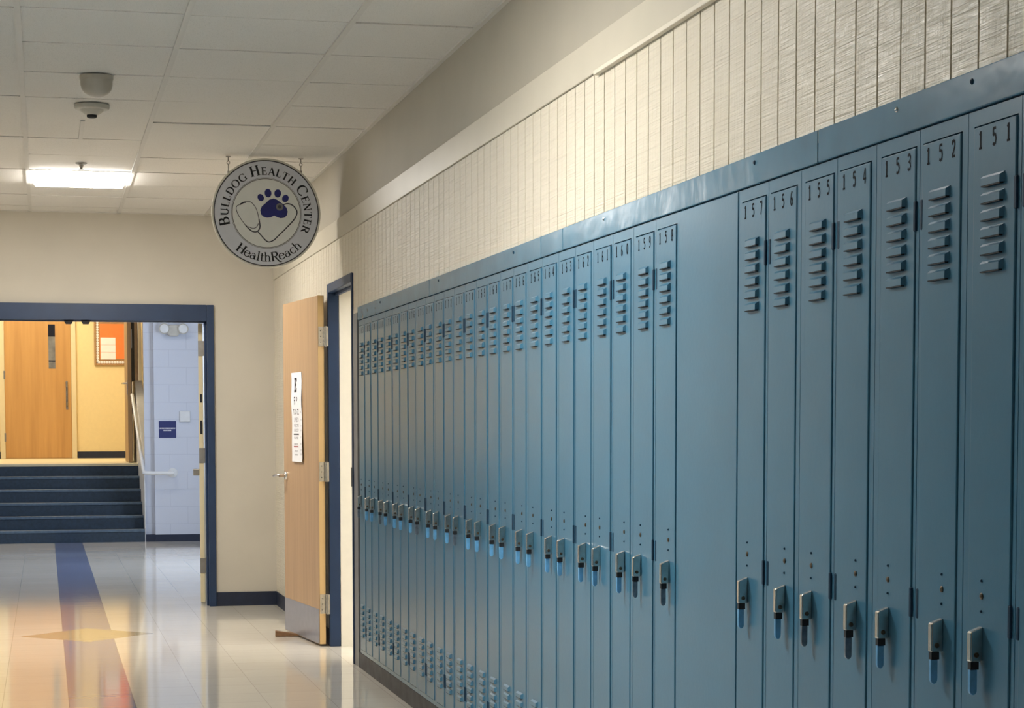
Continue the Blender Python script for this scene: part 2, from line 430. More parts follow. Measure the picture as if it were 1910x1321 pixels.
# left wall and rear wall (outside the picture)
wl = MB().box(XL-.12, XL, YN, YE, 0, ZC+.16)
wall_l = struct(wl.build('wall_left', M['cream']))
MB().box(XL, XL+.02, YN, 9.2, .08, 1.95).build('blue_reflection_band', M['locker'], wall_l)  # unseen band added to darken locker reflections, in place of opposite lockers
struct(MB().box(XL-.12, X0+.15, YN-.12, YN, 0, ZC+.16).build('wall_rear', M['cream']))

# ------------------------------------------------------------------ end wall with wide opening
OX0, OX1, OZ = -.667, 1.162, 2.082
we = MB()
we.box(XL-.12, OX0-.045, YE, YE+.15, 0, ZC+.16)
we.box(OX1+.045, X0+.15, YE, YE+.15, 0, ZC+.16)
we.box(OX0-.045, OX1+.045, YE, YE+.15, OZ+.11, ZC+.16)
struct(we.build('wall_end', M['endw']))
fr = MB()
fr.box(OX1, OX1+.050, YE-.025, YE+.16, 0, OZ+.118)
fr.box(OX0-.050, OX0, YE-.025, YE+.16, 0, OZ+.118)
fr.box(OX0, OX1, YE-.025, YE+.16, OZ, OZ+.118)
fr.box(OX0, OX1, YE+.045, YE+.11, OZ-.006, OZ)
fr.box(OX1-.014, OX1, YE+.045, YE+.11, 0, OZ)
struct(fr.build('trim_3', M['navy'], bevel=.004), 'navy steel frame around the wide opening to the stairs')
for x, w in ((.18, 1), (.301, 0)):
    c = MB().prism([(x-.035, OZ-.0005), (x+.035, OZ-.0005), (x+.02, OZ-.028), (x-.02, OZ-.028)], 'y', YE-.0, YE+.04)
    tag(c.build('door_strike', M['black'], bevel=.002), 'black strike bracket under the navy header, %s of the two' % ('left' if w else 'right'), 'door hardware', 'strike brackets under the navy header')
struct(MB().box(OX1+.052, X0-.004, YE-.012, YE, 0, .102).build('baseboard_end', M['rubber'], bevel=.002), 'navy rubber baseboard on the beige end wall')

# ------------------------------------------------------------------ lockers
GAP = .0028
def make_locker(P, side, gray):
    """side=+1: outer (latch) edge towards +y ; hinge edge towards -y.  local x: -x faces the corridor"""
    half = P/2; s = side
    mo, mi_ = .026, .0165
    yo, yi = s*(half-mo), -s*(half-mi_)          # door edges
    root = bpy.data.objects.new('locker', None); root.empty_display_size = .05; C.objects.link(root)
    ymin, ymax = -half+.0012, half-.0012
    da, db = min(yo, yi), max(yo, yi)
    z0, z1 = .0865, 1.884; dz0, dz1 = .108, 1.853
    f = MB()
    f.box(0, .016, ymin, da-GAP, z0, z1); f.box(0, .016, db+GAP, ymax, z0, z1)
    f.box(0, .016, da-GAP, db+GAP, z0, dz0-GAP); f.box(0, .016, da-GAP, db+GAP, dz1+GAP, z1)
    f.box(.016, .32, ymin, ymin+.002, z0, z1); f.box(.016, .32, ymax-.002, ymax, z0, z1)
    f.box(.318, .32, ymin+.002, ymax-.002, z0, z1)
    f.box(.016, .318, ymin+.002, ymax-.002, z0, z0+.002); f.box(.016, .318, ymin+.002, ymax-.002, z1-.002, z1)
    f.build('frame', M['locker'], root)
    # door, origin on its hinge edge
    d = MB().box(-.003, .012, da-yi, db-yi, dz0, dz1)
    door = d.build('door', M['locker'], root, (0, yi, 0), bevel=.0025)
    yc = (da+db)/2-yi
    for zt in (1.762, .357):
        lv = MB()
        for k in range(6):
            t = zt-.0306*k; b_ = t-.019; h = .041; hf = .036; e = .011
            vs = [(-.0031, yc-h, t), (-.0031, yc+h, t), (-e, yc-hf, t-.0055), (-e, yc+hf, t-.0055), (-e-.0005, yc-hf, b_), (-e-.0005, yc+hf, b_), (-.0031, yc-h, b_), (-.0031, yc+h, b_)]
            lv.add(vs, [(0, 1, 3, 2), (2, 3, 5, 4), (0, 2, 4, 6), (1, 7, 5, 3)], 0)
            lv.box(-e+.0004, -.0033, yc-hf*.98, yc+hf*.98, b_-.0022, b_+.0008, 1)  # dark strip painted as the shade inside the open louver slot
        lv.build('louver_vent', [M['locker'], M['dark']], door)
    yr = (yo-s*.0535)-yi
    for zr, r in ((1.031, .0026), (1.003, .0062), (.975, .0026)):
        MB().lathe([(r, 0), (r, -.0012), (r*.6, -.0028), (.0003, -.003)], -.003, yr, zr, 14, axis='x').build('rivet', M['brass'] if r > .004 else M['hinge'], door, smooth=True)
    for zh in (1.72, .966, .222):
        hg = MB().box(-.0045, .006, -s*.010 if s > 0 else -.0002, -.0 if s > 0 else .010, zh-.029, zh+.029)
        hg.build('hinge', M['hinge'], root, (0, yi+s*.004, 0), bevel=.002)
    # latch
    la = MB(); zt, zb = .948, .884; w = .0078
    la.prism([(-.003, zb), (-.003, zt), (-.026, zt-.009), (-.027, zt-.012), (-.027, zb)], 'y', yr-w, yr+w)
    latch = la.build('latch', M['nickel'], root, (0, yi, 0), bevel=.0022, seg=3)
    for q in (-1, 1):
        MB().lathe([(.0048, 0), (.0048, -q*-.0010), (.0026, -q*-.0016), (.0002, -q*-.0016)], -.0155, yr+q*w, zb+.0125, 16, axis='y').build('pivot_rivet', M['brass'], latch, smooth=True)
    MB().box(-.0255, -.0095, yr-.006, yr+.006, zb-.0145, zb-.0002).build('latch_slot', M['dark'], latch)
    tb = MB(); xa, xb = -.0258, -.0115; xm, xr = (xa+xb)/2, (xb-xa)/2
    a = [(xa, zb-.0147), (xb, zb-.0147), (xb, zb-.052)]+[(xm+xr*math.cos(q), zb-.052-.0095*math.sin(q)) for q in [PI*k_/8 for k_ in range(1, 8)]]+[(xa, zb-.052)]
    tb.prism(a, 'y', yr-.0045, yr+.0045)
    tab = tb.build('pull_tab', M['tab'], latch, bevel=.0015)
    if gray: tab.data.materials[0] = M['tabgrey']
    return root
def copy_tree(o, parent=None):
    c = o.copy(); C.objects.link(c)
    if parent: c.parent = parent
    for ch in list(o.children): copy_tree(ch, c)
    return c
def number_mesh(txt, yc):
    mb = MB(); h = .032
    for i, ch in enumerate(txt):
        y = yc+.052-.052*i
        flat(mb, fat(DIG[ch]()), lambda a, b_: (-.0034, y-(a-.3)*h*.84, 1.812+b_*h))
    return mb
protos = {}
P_R, P_F = .2, (10.3217-4.9264)/26
seq = []
for k in range(8): seq.append((150+k, 3.08-.1+.2*k-.0, P_R))
seq = [(150+k, 2.88+.2*k+.1, P_R) for k in range(8)]
seq += [(158+k, 4.9264+P_F*(k+.5), P_F) for k in range(26)]
GREY = {154, 155, 158, 159, 171, 175, 180, 183}
numbers = []
for num, y, P in seq:
    side = 1 if num % 2 else -1
    key = (P, side, num in GREY)
    if key not in protos:
        r = protos[key] = make_locker(*key)
    else: r = copy_tree(protos[key])
    r.location = (X0, y, 0)
    if num == 150: lab = 'narrow blue steel locker at the near right end of the row'
    elif num < 158: lab = 'narrow blue steel locker numbered %d, right of the plain blank panel' % num
    elif num < 171: lab = 'narrow blue steel locker numbered %d, left of the plain blank panel' % num
    else:
        k = 184-num
        o_ = ['', 'first', 'second', 'third', 'fourth', 'fifth', 'sixth', 'seventh', 'eighth', 'ninth', 'tenth', 'eleventh', 'twelfth', 'thirteenth'][k]
        lab = 'narrow blue steel locker, %s from the doorway end of the row' % o_
    tag(r, lab, 'locker', 'blue corridor lockers')
    door = [c for c in r.children if c.name.startswith('door')][0]
    door.rotation_euler = (random.uniform(-.0006, .0006), random.uniform(-.0004, .0004), -side*random.uniform(-.0005, .010)*(1 if num > 157 else .4))
    yc = (P/2-.026-(P/2-.0165))*side/2
    yi = -side*(P/2-.0165)
    numbers.append((num, yc-yi, door))
for num, yy, door in numbers: number_mesh(str(num), yy).build('locker_number', M['ink'], door)
# blank filler panel between the two banks
bp = MB().box(-.002, .02, 4.482, 4.9235, .0865, 1.884)
bo = bp.build('blank_panel', M['locker'], None, (X0, 0, 0), bevel=.002)
tag(bo, 'wide plain blue steel panel without door between lockers 157 and 158', 'locker panel')
# end strip at the doorway
es = MB().box(X0-.003, X0+.019, 10.368, 10.502, 0, 1.955)
es.box(X0+.004, X0+.019, 10.324, 10.3675, 0, 1.955, 1)
tag(es.build('end_strip', [M['endstrip'], M['dark']], bevel=.001), 'thin grey steel strip closing the locker row beside the doorway', 'locker trim')
# fascia
segs = [(8.338, 10.325), (6.386, 8.334), (6.101, 6.382), (3.978, 6.097), (2.88, 3.974)]
names_ = ['leftmost and dented, beside the doorway', 'second from the doorway, long', 'short piece in the middle of the row', 'long piece above the blank panel', 'rightmost, above lockers 151 to 154']
for (a, b_), n in zip(segs, names_):
    t = thing('fascia_panel', 'blue steel strip capping the lockers, '+n, 'locker trim', (X0, (a+b_)/2, 1.886), 'blue strips capping the lockers')
    yc = (a+b_)/2
    mb = MB().box(-.006, .010, a-yc, b_-yc, .001, .072); mb.box(-.002, .010, a-yc, b_-yc, .066, .0715)
    # finely divided so that dents read in the reflection
    fo = mb.build('strip', M['fascia'], t, bevel=.002)
    for yy in (3.575, 3.257, 5.626, 6.774, 4.359, 8.13, 9.6):
        if a < yy < b_:
            MB().lathe([(.0055, 0), (.0055, -.001), (.003, -.0035), (.0002, -.004)], -.006, yy-yc, .052, 14, axis='x').build('screw', M['nickel'] if yy in (3.575, 5.626) else M['hinge'], t, smooth=True)
pl = MB().box(X0-.001, X0+.03, 2.88, 10.36, 0, .084)
tag(pl.build('locker_plinth', M['plinth'], bevel=.001), 'black scuffed kick strip under the blue lockers', 'plinth')

# ------------------------------------------------------------------ health-centre doorway and its open door
jm = MB()
jm.box(X0-.012, X0+.052, 11.386, 11.44, 0, 2.158)               # far jamb
jm.box(X0-.010, X0+.09, 10.504, 10.530, 0, 2.158)               # near jamb
jm.box(X0-.012, X0+.052, 10.530, 11.386, 2.106, 2.158)          # head
jm.box(X0+.030, X0+.052, 10.530, 11.386, 2.090, 2.106)
tr4 = struct(jm.build('trim_4', M['navy'], bevel=.003), 'navy steel door frame around the doorway by the lockers')
MB().box(X0-.016, X0-.0125, 10.506, 10.524, .985, 1.09).build('strike_plate', M['hardware'], tr4)
rm = MB()
rm.box(X0+.054, 4.4, 11.385, 11.5, 0, 2.9)                      # room wall seen through the opening
rm.box(4.4, 4.5, 8.0, 11.5, 0, 2.9); rm.box(X0+.40, 4.5, 7.9, 8.0, 0, 2.9)
rm.box(X0+.40, 4.5, 8.0, 11.5, 2.7, 2.8); rm.box(X0+.151, X0+.40, 10.49, 11.5, 2.2, 2.8)
rm.box(X0+.40, X0+.42, 8.0, 10.5, 0, 2.9)
struct(rm.build('wall_room', M['room']), 'warm white wall of the room behind the open door')
struct(MB().box(3.8, 4.5, 8, 11.5, -.08, 0).build('floor_room', M['floor']))

P0 = Vector((1.588, 11.41, 0)); dv = Vector((-.1075, .9942, 0)); dn = Vector((.9942, .1075, 0))
DW = .905
droot = bpy.data.objects.new('door_1', None); droot.location = P0; C.objects.link(droot)
droot.rotation_euler = (0, 0, math.atan2(dv.y, dv.x)-PI/2)        # local y runs along the door, local -x faces the corridor
struct(droot, 'birch wooden door of the health centre standing open against the wall')
lf = MB().box(.001, .039, 0, DW, .012, 2.092)
for i in range(len(lf.f)):
    if i == 2: lf.m[i] = 1
leaf = lf.build('leaf', [M['door'], M['dooredge']], droot, bevel=.0015)
kp = MB().box(-.0015, .0008, .006, DW-.006, .016, .222).build('kick_plate', M['kick'], droot)
kp['label'] = 'grey steel kick plate'
for i, zh in enumerate((1.849, 1.046, .254)):
    h = MB().box(.0035, .037, -.0018, .0006, zh-.058, zh+.058)
    h.box(.052, .098, -.0285, -.0262, zh-.058, zh+.058)
    h.box(.036, .046, -.014, -.0005, zh-.058, zh+.058); h.box(.046, .054, -.0285, -.012, zh-.058, zh+.058)
    h.lathe([(.0072, -.06), (.0072, .06)], .047, -.018, zh, 16)
    for zz in (-.038, 0, .038):
        h.lathe([(.004, 0), (.003, -.001), (.0002, -.001)], .018, -.0018, zh+zz*.9, 10, 1, 'y')
    hh = h.build('hinge', [M['nickel'], M['hardware']], droot); hh['label'] = 'nickel butt hinge'
hd = MB()
hd.lathe([(.027, 0), (.027, -.008), (.022, -.014), (.011, -.016), (.011, -.052), (.0003, -.052)], .001, DW-.072, 1.005, 20, axis='x')
hd.tube([(-.048, DW-.072, 1.005), (-.058, DW-.066, 1.006), (-.060, DW-.045, 1.006), (-.060, DW+.01, 1.003), (-.056, DW+.045, 1.0)], .0095, 12)
hd.build('lever_handle', M['nickel'], droot, smooth=True)
wd = MB().prism([(0, 0), (.165, 0), (.165, .012), (0, .036)], 'y', -.022, .022)
wo = wd.build('door_wedge', M['wedge'], None, (1.392, 12.02, .001), bevel=.002)
wo.rotation_euler = (0, 0, -.12)
tag(wo, 'small brown wooden wedge on the floor under the open door', 'door wedge')

# eye chart on the door
CH0, CH1, CZ0, CZ1 = .40, .665, 1.097, 1.651
ec = bpy.data.objects.new('eye_chart', None); ec.location = P0; ec.rotation_euler = droot.rotation_euler; C.objects.link(ec)
tag(ec, 'white eye test chart taped to the open wooden door', 'eye chart')
sh = MB(); n = 14
def curl(t): return -.0015-.012*max(0, .35-t)**2*6-.004*math.sin(t*7)**2
vs = []
for i in range(n+1):
    t = i/n; z = CZ0+(CZ1-CZ0)*t
    sft = .012*math.sin(t*3.1)-.035*(1-t)
    for yy in (CH0, CH1): vs.append((curl(t), yy+sft, z)); vs.append((curl(t)-.0012, yy+sft, z))
fs = []
for i in range(n):
    a = i*4; b_ = a+4
    fs += [(a, a+2, b_+2, b_), (a+1, b_+1, b_+3, a+3), (a, b_, b_+1, a+1), (a+2, a+3, b_+3, b_+2)]
sh.add(vs, fs+[(0, 1, 3, 2), (n*4, n*4+2, n*4+3, n*4+1)])
sheet = sh.build('sheet', M['paper'], ec)
def chart_pt(u, z):   # u: 0 right(hinge side) .. 1 left
    t = (z-CZ0)/(CZ1-CZ0); sft = .012*math.sin(t*3.1)-.035*(1-t)
    return (curl(t)-.0019, CH0+(CH1-CH0)*u+sft, z)
def text_polys(txt, size, bold=0):
    cu = bpy.data.curves.new('t', 'FONT'); cu.body = txt; cu.size = size; cu.align_x = 'CENTER'; cu.offset = bold
    cu.resolution_u = 2
    o = bpy.data.objects.new('t', cu); C.objects.link(o)
    bpy.context.view_layer.update()
    me = bpy.data.meshes.new_from_object(o.evaluated_get(bpy.context.evaluated_depsgraph_get()))
    polys = [[me.vertices[i].co.copy() for i in p.vertices] for p in me.polygons]
    bpy.data.objects.remove(o); bpy.data.curves.remove(cu); bpy.data.meshes.remove(me)
    return polys
rows = [('E', .088, 1.530, 1.0, 0), ('F P', .050, 1.452, 1.05, 1), ('T O Z', .036, 1.390, 1.1, 1), ('L P E D', .027, 1.345, 1.0, 2), ('P E C F D', .021, 1.312, 1.0, 2), ('E D F C Z P', .017, 1.284, 1.0, 2),
        ('F E L O P Z D', .013, 1.240, 1., 2), ('D E F P O T E C', .011, 1.200, 1., 2), ('L E F O D P C T', .009, 1.160, 1, 2), ('F D P L T C E O', .008, 1.137, 1, 2)]
m3 = [MB(), MB(), MB()]
for txt, h, z, kx, mi in rows:
    if txt == 'E':      # block letter with serifs
        for q in ([(.30, 0), (.70, 0), (.70, .16), (.30, .16)], [(.30, .84), (.70, .84), (.70, 1), (.30, 1)], [(.36, 0), (.52, 0), (.52, 1), (.36, 1)], [(.52, .42), (.64, .42), (.64, .58), (.52, .58)], [(.62, .1), (.70, .1), (.70, .28), (.62, .28)], [(.62, .72), (.70, .72), (.70, .9), (.62, .9)]):
            m3[0].add([chart_pt(.58-(a-.5)*.62, z+b_*h) for a, b_ in q], [(0, 1, 2, 3)])
        continue
    for q in text_polys(txt, h/.72, .0006):
        m3[mi].add([chart_pt(.56-p.x*kx/(CH1-CH0), z+p.y) for p in q], [list(range(len(q)))])
for i, z in enumerate([1.452+.02, 1.40, 1.352, 1.315, 1.287, 1.243, 1.203, 1.165, 1.139]):
    for q in text_polys(str(i+2), .016, .0003): m3[0].add([chart_pt(.10-p.x/(CH1-CH0), z+p.y) for p in q], [list(range(len(q)))])
m3[0].add([chart_pt(.82, 1.264), chart_pt(.30, 1.264), chart_pt(.30, 1.272), chart_pt(.82, 1.272)], [(0, 1, 2, 3)])
m3[0].build('black_letters', M['black'], ec); m3[1].build('dark_letters', M['black'], ec); m3[2].build('small_letters', M['greyink'], ec)
mr = MB().add([chart_pt(.80, 1.187), chart_pt(.36, 1.187), chart_pt(.36, 1.194), chart_pt(.80, 1.194)], [(0, 1, 2, 3)])
mr.build('red_bar', M['redink'], ec)

# ------------------------------------------------------------------ hanging round sign
SY = 11.076; SC = (1.252, SY, 2.53); SR = .311
sg = thing('hanging_sign', 'round hanging sign reading Bulldog Health Center HealthReach with a navy paw', 'sign', SC)
k = SR/535.0
def sp_(u, v, d=0.0): return ((u-610)*k, -.0105-d, -(v-678)*k)
dsk = MB().lathe([(.001, -.010), (SR-.004, -.010), (SR, -.006), (SR, .006), (SR-.004, .010), (.001, .010)], 0, 0, 0, 72, 0, 'y')
dsk.build('board', M['signrim'], sg, smooth=True)
def ringmesh(r0, r1, d, seg=96):
    mb = MB(); vs = []
    for i in range(seg):
        a = 2*PI*i/seg
        vs += [(r0*math.cos(a), -.010-d, r0*math.sin(a)), (r1*math.cos(a), -.010-d, r1*math.sin(a))]
    return mb.add(vs, [(2*i, 2*i+1, (2*i+3) % (2*seg), (2*i+2) % (2*seg)) for i in range(seg)])
def disc(r, d, cx=0, cz=0, rx=1, rz=1, rot=0, seg=64):
    mb = MB(); c, s = math.cos(rot), math.sin(rot)
    vs = []
    for i in range(seg):
        a = 2*PI*i/seg; x, z = r*rx*math.cos(a), r*rz*math.sin(a)
        vs.append((cx+c*x-s*z, -.010-d, cz+s*x+c*z))
    return mb.add(vs, [list(range(seg))])
disc(SR*.955, .0004).build('grey_ring', M['signgrey'], sg)
disc(.198, .0008).build('pale_centre', M['signface'], sg)
o = ringmesh(SR*.945, SR*.965, .0008).build('outer_line', M['signline'], sg)
ringmesh(.1925, .1965, .0012).build('inner_line', M['signline2'], sg); ringmesh(.199, .201, .0012).build('inner_line', M['signline2'], sg)
# lettering on arcs
def arc_text(mb, txt, rb, a_start, a_end, sizes, inside):
    gl = [(glyph(c), s) for c, s in zip(txt, sizes)]
    tot = sum(g_[1]*s for g_, s in gl)
    sgn = 1 if inside else -1
    full = math.radians(a_end-a_start)
    stretch = abs(full)*rb/tot
    pos = 0
    for (polys, w), s in gl:
        mid = (pos+w*s/2)*stretch
        a = math.radians(a_start)+full*(mid/(abs(full)*rb))
        cx, cz = rb*math.cos(a), rb*math.sin(a)
        if inside: ex = (math.sin(a), -math.cos(a)); ey = (math.cos(a), math.sin(a))      # clockwise along the top
        else: ex = (-math.sin(a), math.cos(a)); ey = (-math.cos(a), -math.sin(a))          # anticlockwise along the bottom
        for q in polys:
            mb.add([(cx+ex[0]*(p[0]-w/2)*s*min(stretch, 1.12)+ey[0]*p[1]*s, -.0116, cz+ex[1]*(p[0]-w/2)*s*min(stretch, 1.12)+ey[1]*p[1]*s) for p in q], [list(range(len(q)))])
        pos += w*s
big, sm = .058, .043
txt = 'BULLDOG HEALTH CENTER'; sz = [big if c_ in (0, 8, 15) else sm for c_ in range(len(txt))]
lt = MB(); arc_text(lt, txt, .2165, 199, -27, sz, True); lt.build('upper_lettering', M['black'], sg)
txt = 'HealthqeachX'[:-1]; lt = MB(); arc_text(lt, txt, .2735, 229, 318, [.052]*len(txt), False); lt.build('lower_lettering', M['black'], sg)
# paw and stethoscope
pw = MB()
pad = [(680, 533), (640, 545), (600, 582), (565, 612), (549, 650), (556, 690), (580, 712), (615, 721), (650, 717), (685, 700), (718, 715), (750, 724), (785, 718), (810, 695), (819, 658), (808, 622), (780, 590), (740, 562), (712, 543)]
pw.add([sp_(u, v, .0014) for u, v in pad], [list(range(len(pad)))])
pw.build('paw_pad', M['pawnavy'], sg)
for u, v, ru, rv, rt in ((555, 527, 30, 36, .5), (627, 482, 33, 42, .1), (722, 483, 33, 40, -.1), (797, 530, 31, 37, -.5)):
    disc(k, .0014, (u-610)*k, -(v-678)*k, ru, rv, rt, 28).build('paw_toe', M['pawnavy'], sg)
def smooth_path(p, n=6):
    out = []
    for i in range(len(p)-1):
        p0, p1, p2, p3 = p[max(i-1, 0)], p[i], p[i+1], p[min(i+2, len(p)-1)]
        for j in range(n):
            t = j/n
            out.append(tuple(.5*((2*p1[a])+(-p0[a]+p2[a])*t+(2*p0[a]-5*p1[a]+4*p2[a]-p3[a])*t*t+(-p0[a]+3*p1[a]-3*p2[a]+p3[a])*t**3) for a in (0, 1)))
    return out+[p[-1]]
def line(mb, pts, w, d=.0018):
    for q in stroke(smooth_path(pts), w): mb.add([sp_(p[0], p[1], d) for p in q], [(0, 1, 2, 3)])
st = MB()
line(st, [(775, 592), (820, 580), (870, 597), (905, 640), (908, 680), (880, 735), (800, 822), (720, 900), (680, 938), (635, 957), (598, 940), (525, 860)], 11)
line(st, [(400, 795), (450, 845), (490, 862), (525, 852), (545, 810), (535, 735)], 11)
line(st, [(350, 600), (380, 582), (410, 574)], 14)
st.build('stethoscope_tube', M['signline'], sg)
s2 = MB()
line(s2, [(535, 735), (515, 650), (480, 592), (445, 569), (405, 572)], 7)
line(s2, [(400, 795), (340, 710), (315, 645), (322, 615), (350, 600)], 7)
line(s2, [(432, 812), (475, 828), (510, 815), (530, 780)], 8)
s2.build('stethoscope_metal', M['signline2'], sg)
disc(k*36, .0022, (740-610)*k, -(613-678)*k, seg=28).build('chest_piece', M['signline2'], sg)
disc(k*18, .0026, (740-610)*k, -(613-678)*k, seg=24).build('chest_piece_centre', M['signline'], sg)
for x in (1.039, 1.452):
    lx = x-SC[0]
    zt = ZC-SC[2]; ztop = math.sqrt(SR**2-lx**2)
    h = MB()
    h.box(lx-.013, lx+.013, -.010, .010, zt-.006, zt-.0025)
    h.tube([(lx, 0, zt-.006), (lx, 0, zt-.028)], .0035, 8)
    h.tube([(lx+.0085*math.cos(a), 0, zt-.037+.0085*math.sin(a)) for a in [2*PI*i/14 for i in range(15)]], .0022, 6)
    h.tube([(lx, 0, zt-.045), (lx, 0, ztop+.006)], .003, 8)
    h.tube([(lx, 0, ztop+.008), (lx, 0, ztop-.012)], .007, 8)
    ho = h.build('hook', M['hardware'], sg, smooth=True)

# ------------------------------------------------------------------ ceiling devices
def troffer(x0, y0, label, lens, w=.62, d=.65, z=ZC, drop=.022):
    t = thing('ceiling_light', label, 'ceiling light', (x0+w/2, y0+d/2, z), 'square ceiling lights of the corridor')
    a, b_ = w/2-.012, d/2-.012
    f = MB()
    for s in (-1, 1):
        f.box(min(s*a, s*(a-.012)), max(s*a, s*(a-.012)), -b_, b_, .001, .09); f.box(-a+.012, a-.012, min(s*b_, s*(b_-.012)), max(s*b_, s*(b_-.012)), .001, .09)
    f.box(-a, a, -b_, b_, .09, .095)
    f.build('housing', M['white'], t)
    a -= .014; b_ -= .014; l = MB()
    c = .018
    vs = [(-a, -b_, .004), (a, -b_, .004), (a, b_, .004), (-a, b_, .004), (-a+c, -b_+c*.3, -drop), (a-c, -b_+c*.3, -drop), (a-c, b_-c*.3, -drop), (-a+c, b_-c*.3, -drop)]
    l.add(vs, [(0, 1, 2, 3), (4, 7, 6, 5), (0, 4, 5, 1), (1, 5, 6, 2), (2, 6, 7, 3), (3, 7, 4, 0)])
    l.build('diffuser', lens, t)
    return t
for i, (_, y) in enumerate(LIGHTS):
    troffer(-.075, y-.001, ['bright square fluorescent light in the far ceiling before the end wall', 'square fluorescent light above the middle of the lockers', 'square fluorescent light behind the viewer'][i], [M['lensfar'], M['lens'], M['lensdim']][i])
d = thing('ceiling_dome', 'grey beige half-dome housing on the ceiling above the smoke detector', 'ceiling device', (.245, 8.70, ZC))
MB().lathe([(.073, 0), (.073, -.012), (.0712, -.018)], 0, 0, -.0005, 40).build('base_ring', M['dome'], d, smooth=True)
MB().lathe([(.070, -.018), (.069, -.040), (.064, -.058), (.052, -.073), (.034, -.084), (.016, -.089), (.001, -.090)], 0, 0, -.0005, 40).build('dome', M['dome'], d, smooth=True)
s = thing('smoke_detector', 'round beige smoke detector on the ceiling with dark sensor tip', 'smoke detector', (.243, 9.465, ZC))
MB().lathe([(.083, 0), (.083, -.012), (.078, -.020), (.070, -.022), (.001, -.022)], 0, 0, -.0025, 40).build('base', M['detect'], s, smooth=True)
MB().lathe([(.058, -.022), (.052, -.030), (.036, -.042), (.026, -.046), (.001, -.046)], 0, 0, -.0025, 40).build('cone', M['detect'], s, smooth=True)
MB().lathe([(.024, -.046), (.024, -.056), (.018, -.060), (.001, -.060)], 0, 0, -.0025, 24).build('sensor_tip', M['black'], s, smooth=True)
s = thing('ceiling_sprinkler', 'small sprinkler head in front of the bright ceiling light', 'sprinkler', (.232, 11.56, ZC))
MB().lathe([(.034, 0), (.034, -.003), (.020, -.008), (.001, -.008)], 0, 0, .0012, 24).build('escutcheon', M['hardware'], s, smooth=True)
MB().lathe([(.016, -.008), (.010, -.022), (.006, -.030), (.001, -.030)], 0, 0, -.0005, 16).build('nozzle', M['hardware'], s, smooth=True)
MB().lathe([(.001, -.030), (.016, -.033), (.016, -.035), (.001, -.035)], 0, 0, -.0005, 16).build('deflector', M['hardware'], s, smooth=True)

# ------------------------------------------------------------------ stairwell beyond the opening
XW, XE = -3.1, 2.7; ZT = 4.2; YF = 28.2
w = MB()
w.box(XE, XE+.12, YE+.16, 15.6, 0, ZT); w.box(XE, XE+.12, 21.2, YS+.2, 0, ZT); w.box(XE, XE+.12, 15.6, 21.2, 0, .9); w.box(XE, XE+.12, 15.6, 21.2, 2.9, ZT)
struct(w.build('wall_east', M['block']))
w = MB().box(XW-.12, XW, YE+.16, YF+.15, 0, ZT)
struct(w.build('wall_west', M['block']))
fw = MB()
for y in (15.6, 17.44, 19.28, 21.12): fw.box(XE+.03, XE+.09, y, y+.08, .9, 2.9)
for z in (.9, 2.84): fw.box(XE+.03, XE+.09, 15.6, 21.2, z, z+.06)
win = struct(fw.build('added_window_1', M['white']))  # unseen window added as the opening for the daylight area lamp
w = MB().box(1.228, XE, YS, YS+.2, 0, ZT)
struct(w.build('wall_block', M['block']), 'pale blue painted block wall beside the stairs')
w = MB().box(1.12, 1.2275, YS+.10, YS+.2, 0, ZT)
struct(w.build('wall_return', M['block']), 'narrow recessed strip of pale blue wall beside the stairs')
w = MB().box(XL-2, OX0-.05, YE+.1505, YE+.16, 0, ZT).box(OX1+.05, XE, YE+.1505, YE+.16, 0, ZT).box(OX0-.05, OX1+.05, YE+.1505, YE+.16, OZ+.12, ZT)
struct(w.build('wall_south', M['block']))
struct(MB().box(XW, XE, YE+.15, YF+.1, ZT, ZT+.1).build('ceiling_stairwell', M['tee']))
struct(MB().box(1.2285, XE, YS-.008, YS, 0, .08).box(1.12, 1.2285, YS-.004, YS+.10, 0, .08).build('baseboard_block', M['rubber']), 'navy rubber baseboard under the pale blue block wall')
stair = thing('staircase', 'six dark blue rubber-covered steps up to the hallway', 'stairs', (0, YS, 0))
rise = ZL/6; run = .29
for i in range(6):
    y0 = i*run; st_ = MB().box(XW+.01, 1.108, y0, (i+1)*run if i < 5 else y0+.06, 0 if i == 0 else rise*i-.03, rise*(i+1)-.006)
    s_ = st_.build('step', M['stair'], stair)
    nz = MB().box(XW+.01, 1.108, y0-.012, y0+.045, rise*(i+1)-.032, rise*(i+1)-.0005)
    nz.build('nosing', M['nosing'] if i < 5 else M['creamdoor'], s_, bevel=.004)
struct(MB().box(XW, 1.23, YS+5*run+.062, YF, ZL-.1, ZL).build('floor_landing', M['creamdoor']))
gp = MB().prism([(YS+.0, 0), (YS+.0, .30), (YS+.06, .86), (YS+2.15, 1.90), (YS+2.9, 1.90), (YS+2.9, 0)], 'x', 1.1095, 1.1195)
gp.prism([(YS+.21, 0), (YS+.21, .935), (YS+2.15, 1.90), (YS+2.9, 1.90), (YS+2.9, 0)], 'x', 1.1195, 1.20)
tag(gp.build('stair_guard', M['white'], bevel=.002), 'white sloping guard wall along the right side of the stairs', 'stair guard')
hr = thing('handrail', 'white tubular handrail along the stairs returning to the block wall', 'handrail', (1.06, YS+1.45, ZL))
r = MB().tube([(1.05-1.06, .12, 1.707-ZL), (1.05-1.06, .02, 1.69-ZL), (1.09-1.06, -1.60, .83-ZL), (1.095-1.06, -1.64, .80-ZL), (1.13-1.06, -1.65, .793-ZL), (1.43-1.06, -1.65, .790-ZL)], .021, 12)
r.tube([(1.43-1.06, -1.65, .790-ZL), (1.432-1.06, -1.452, .790-ZL)], .021, 12)
r.build('rail', M['white'], hr, smooth=True)
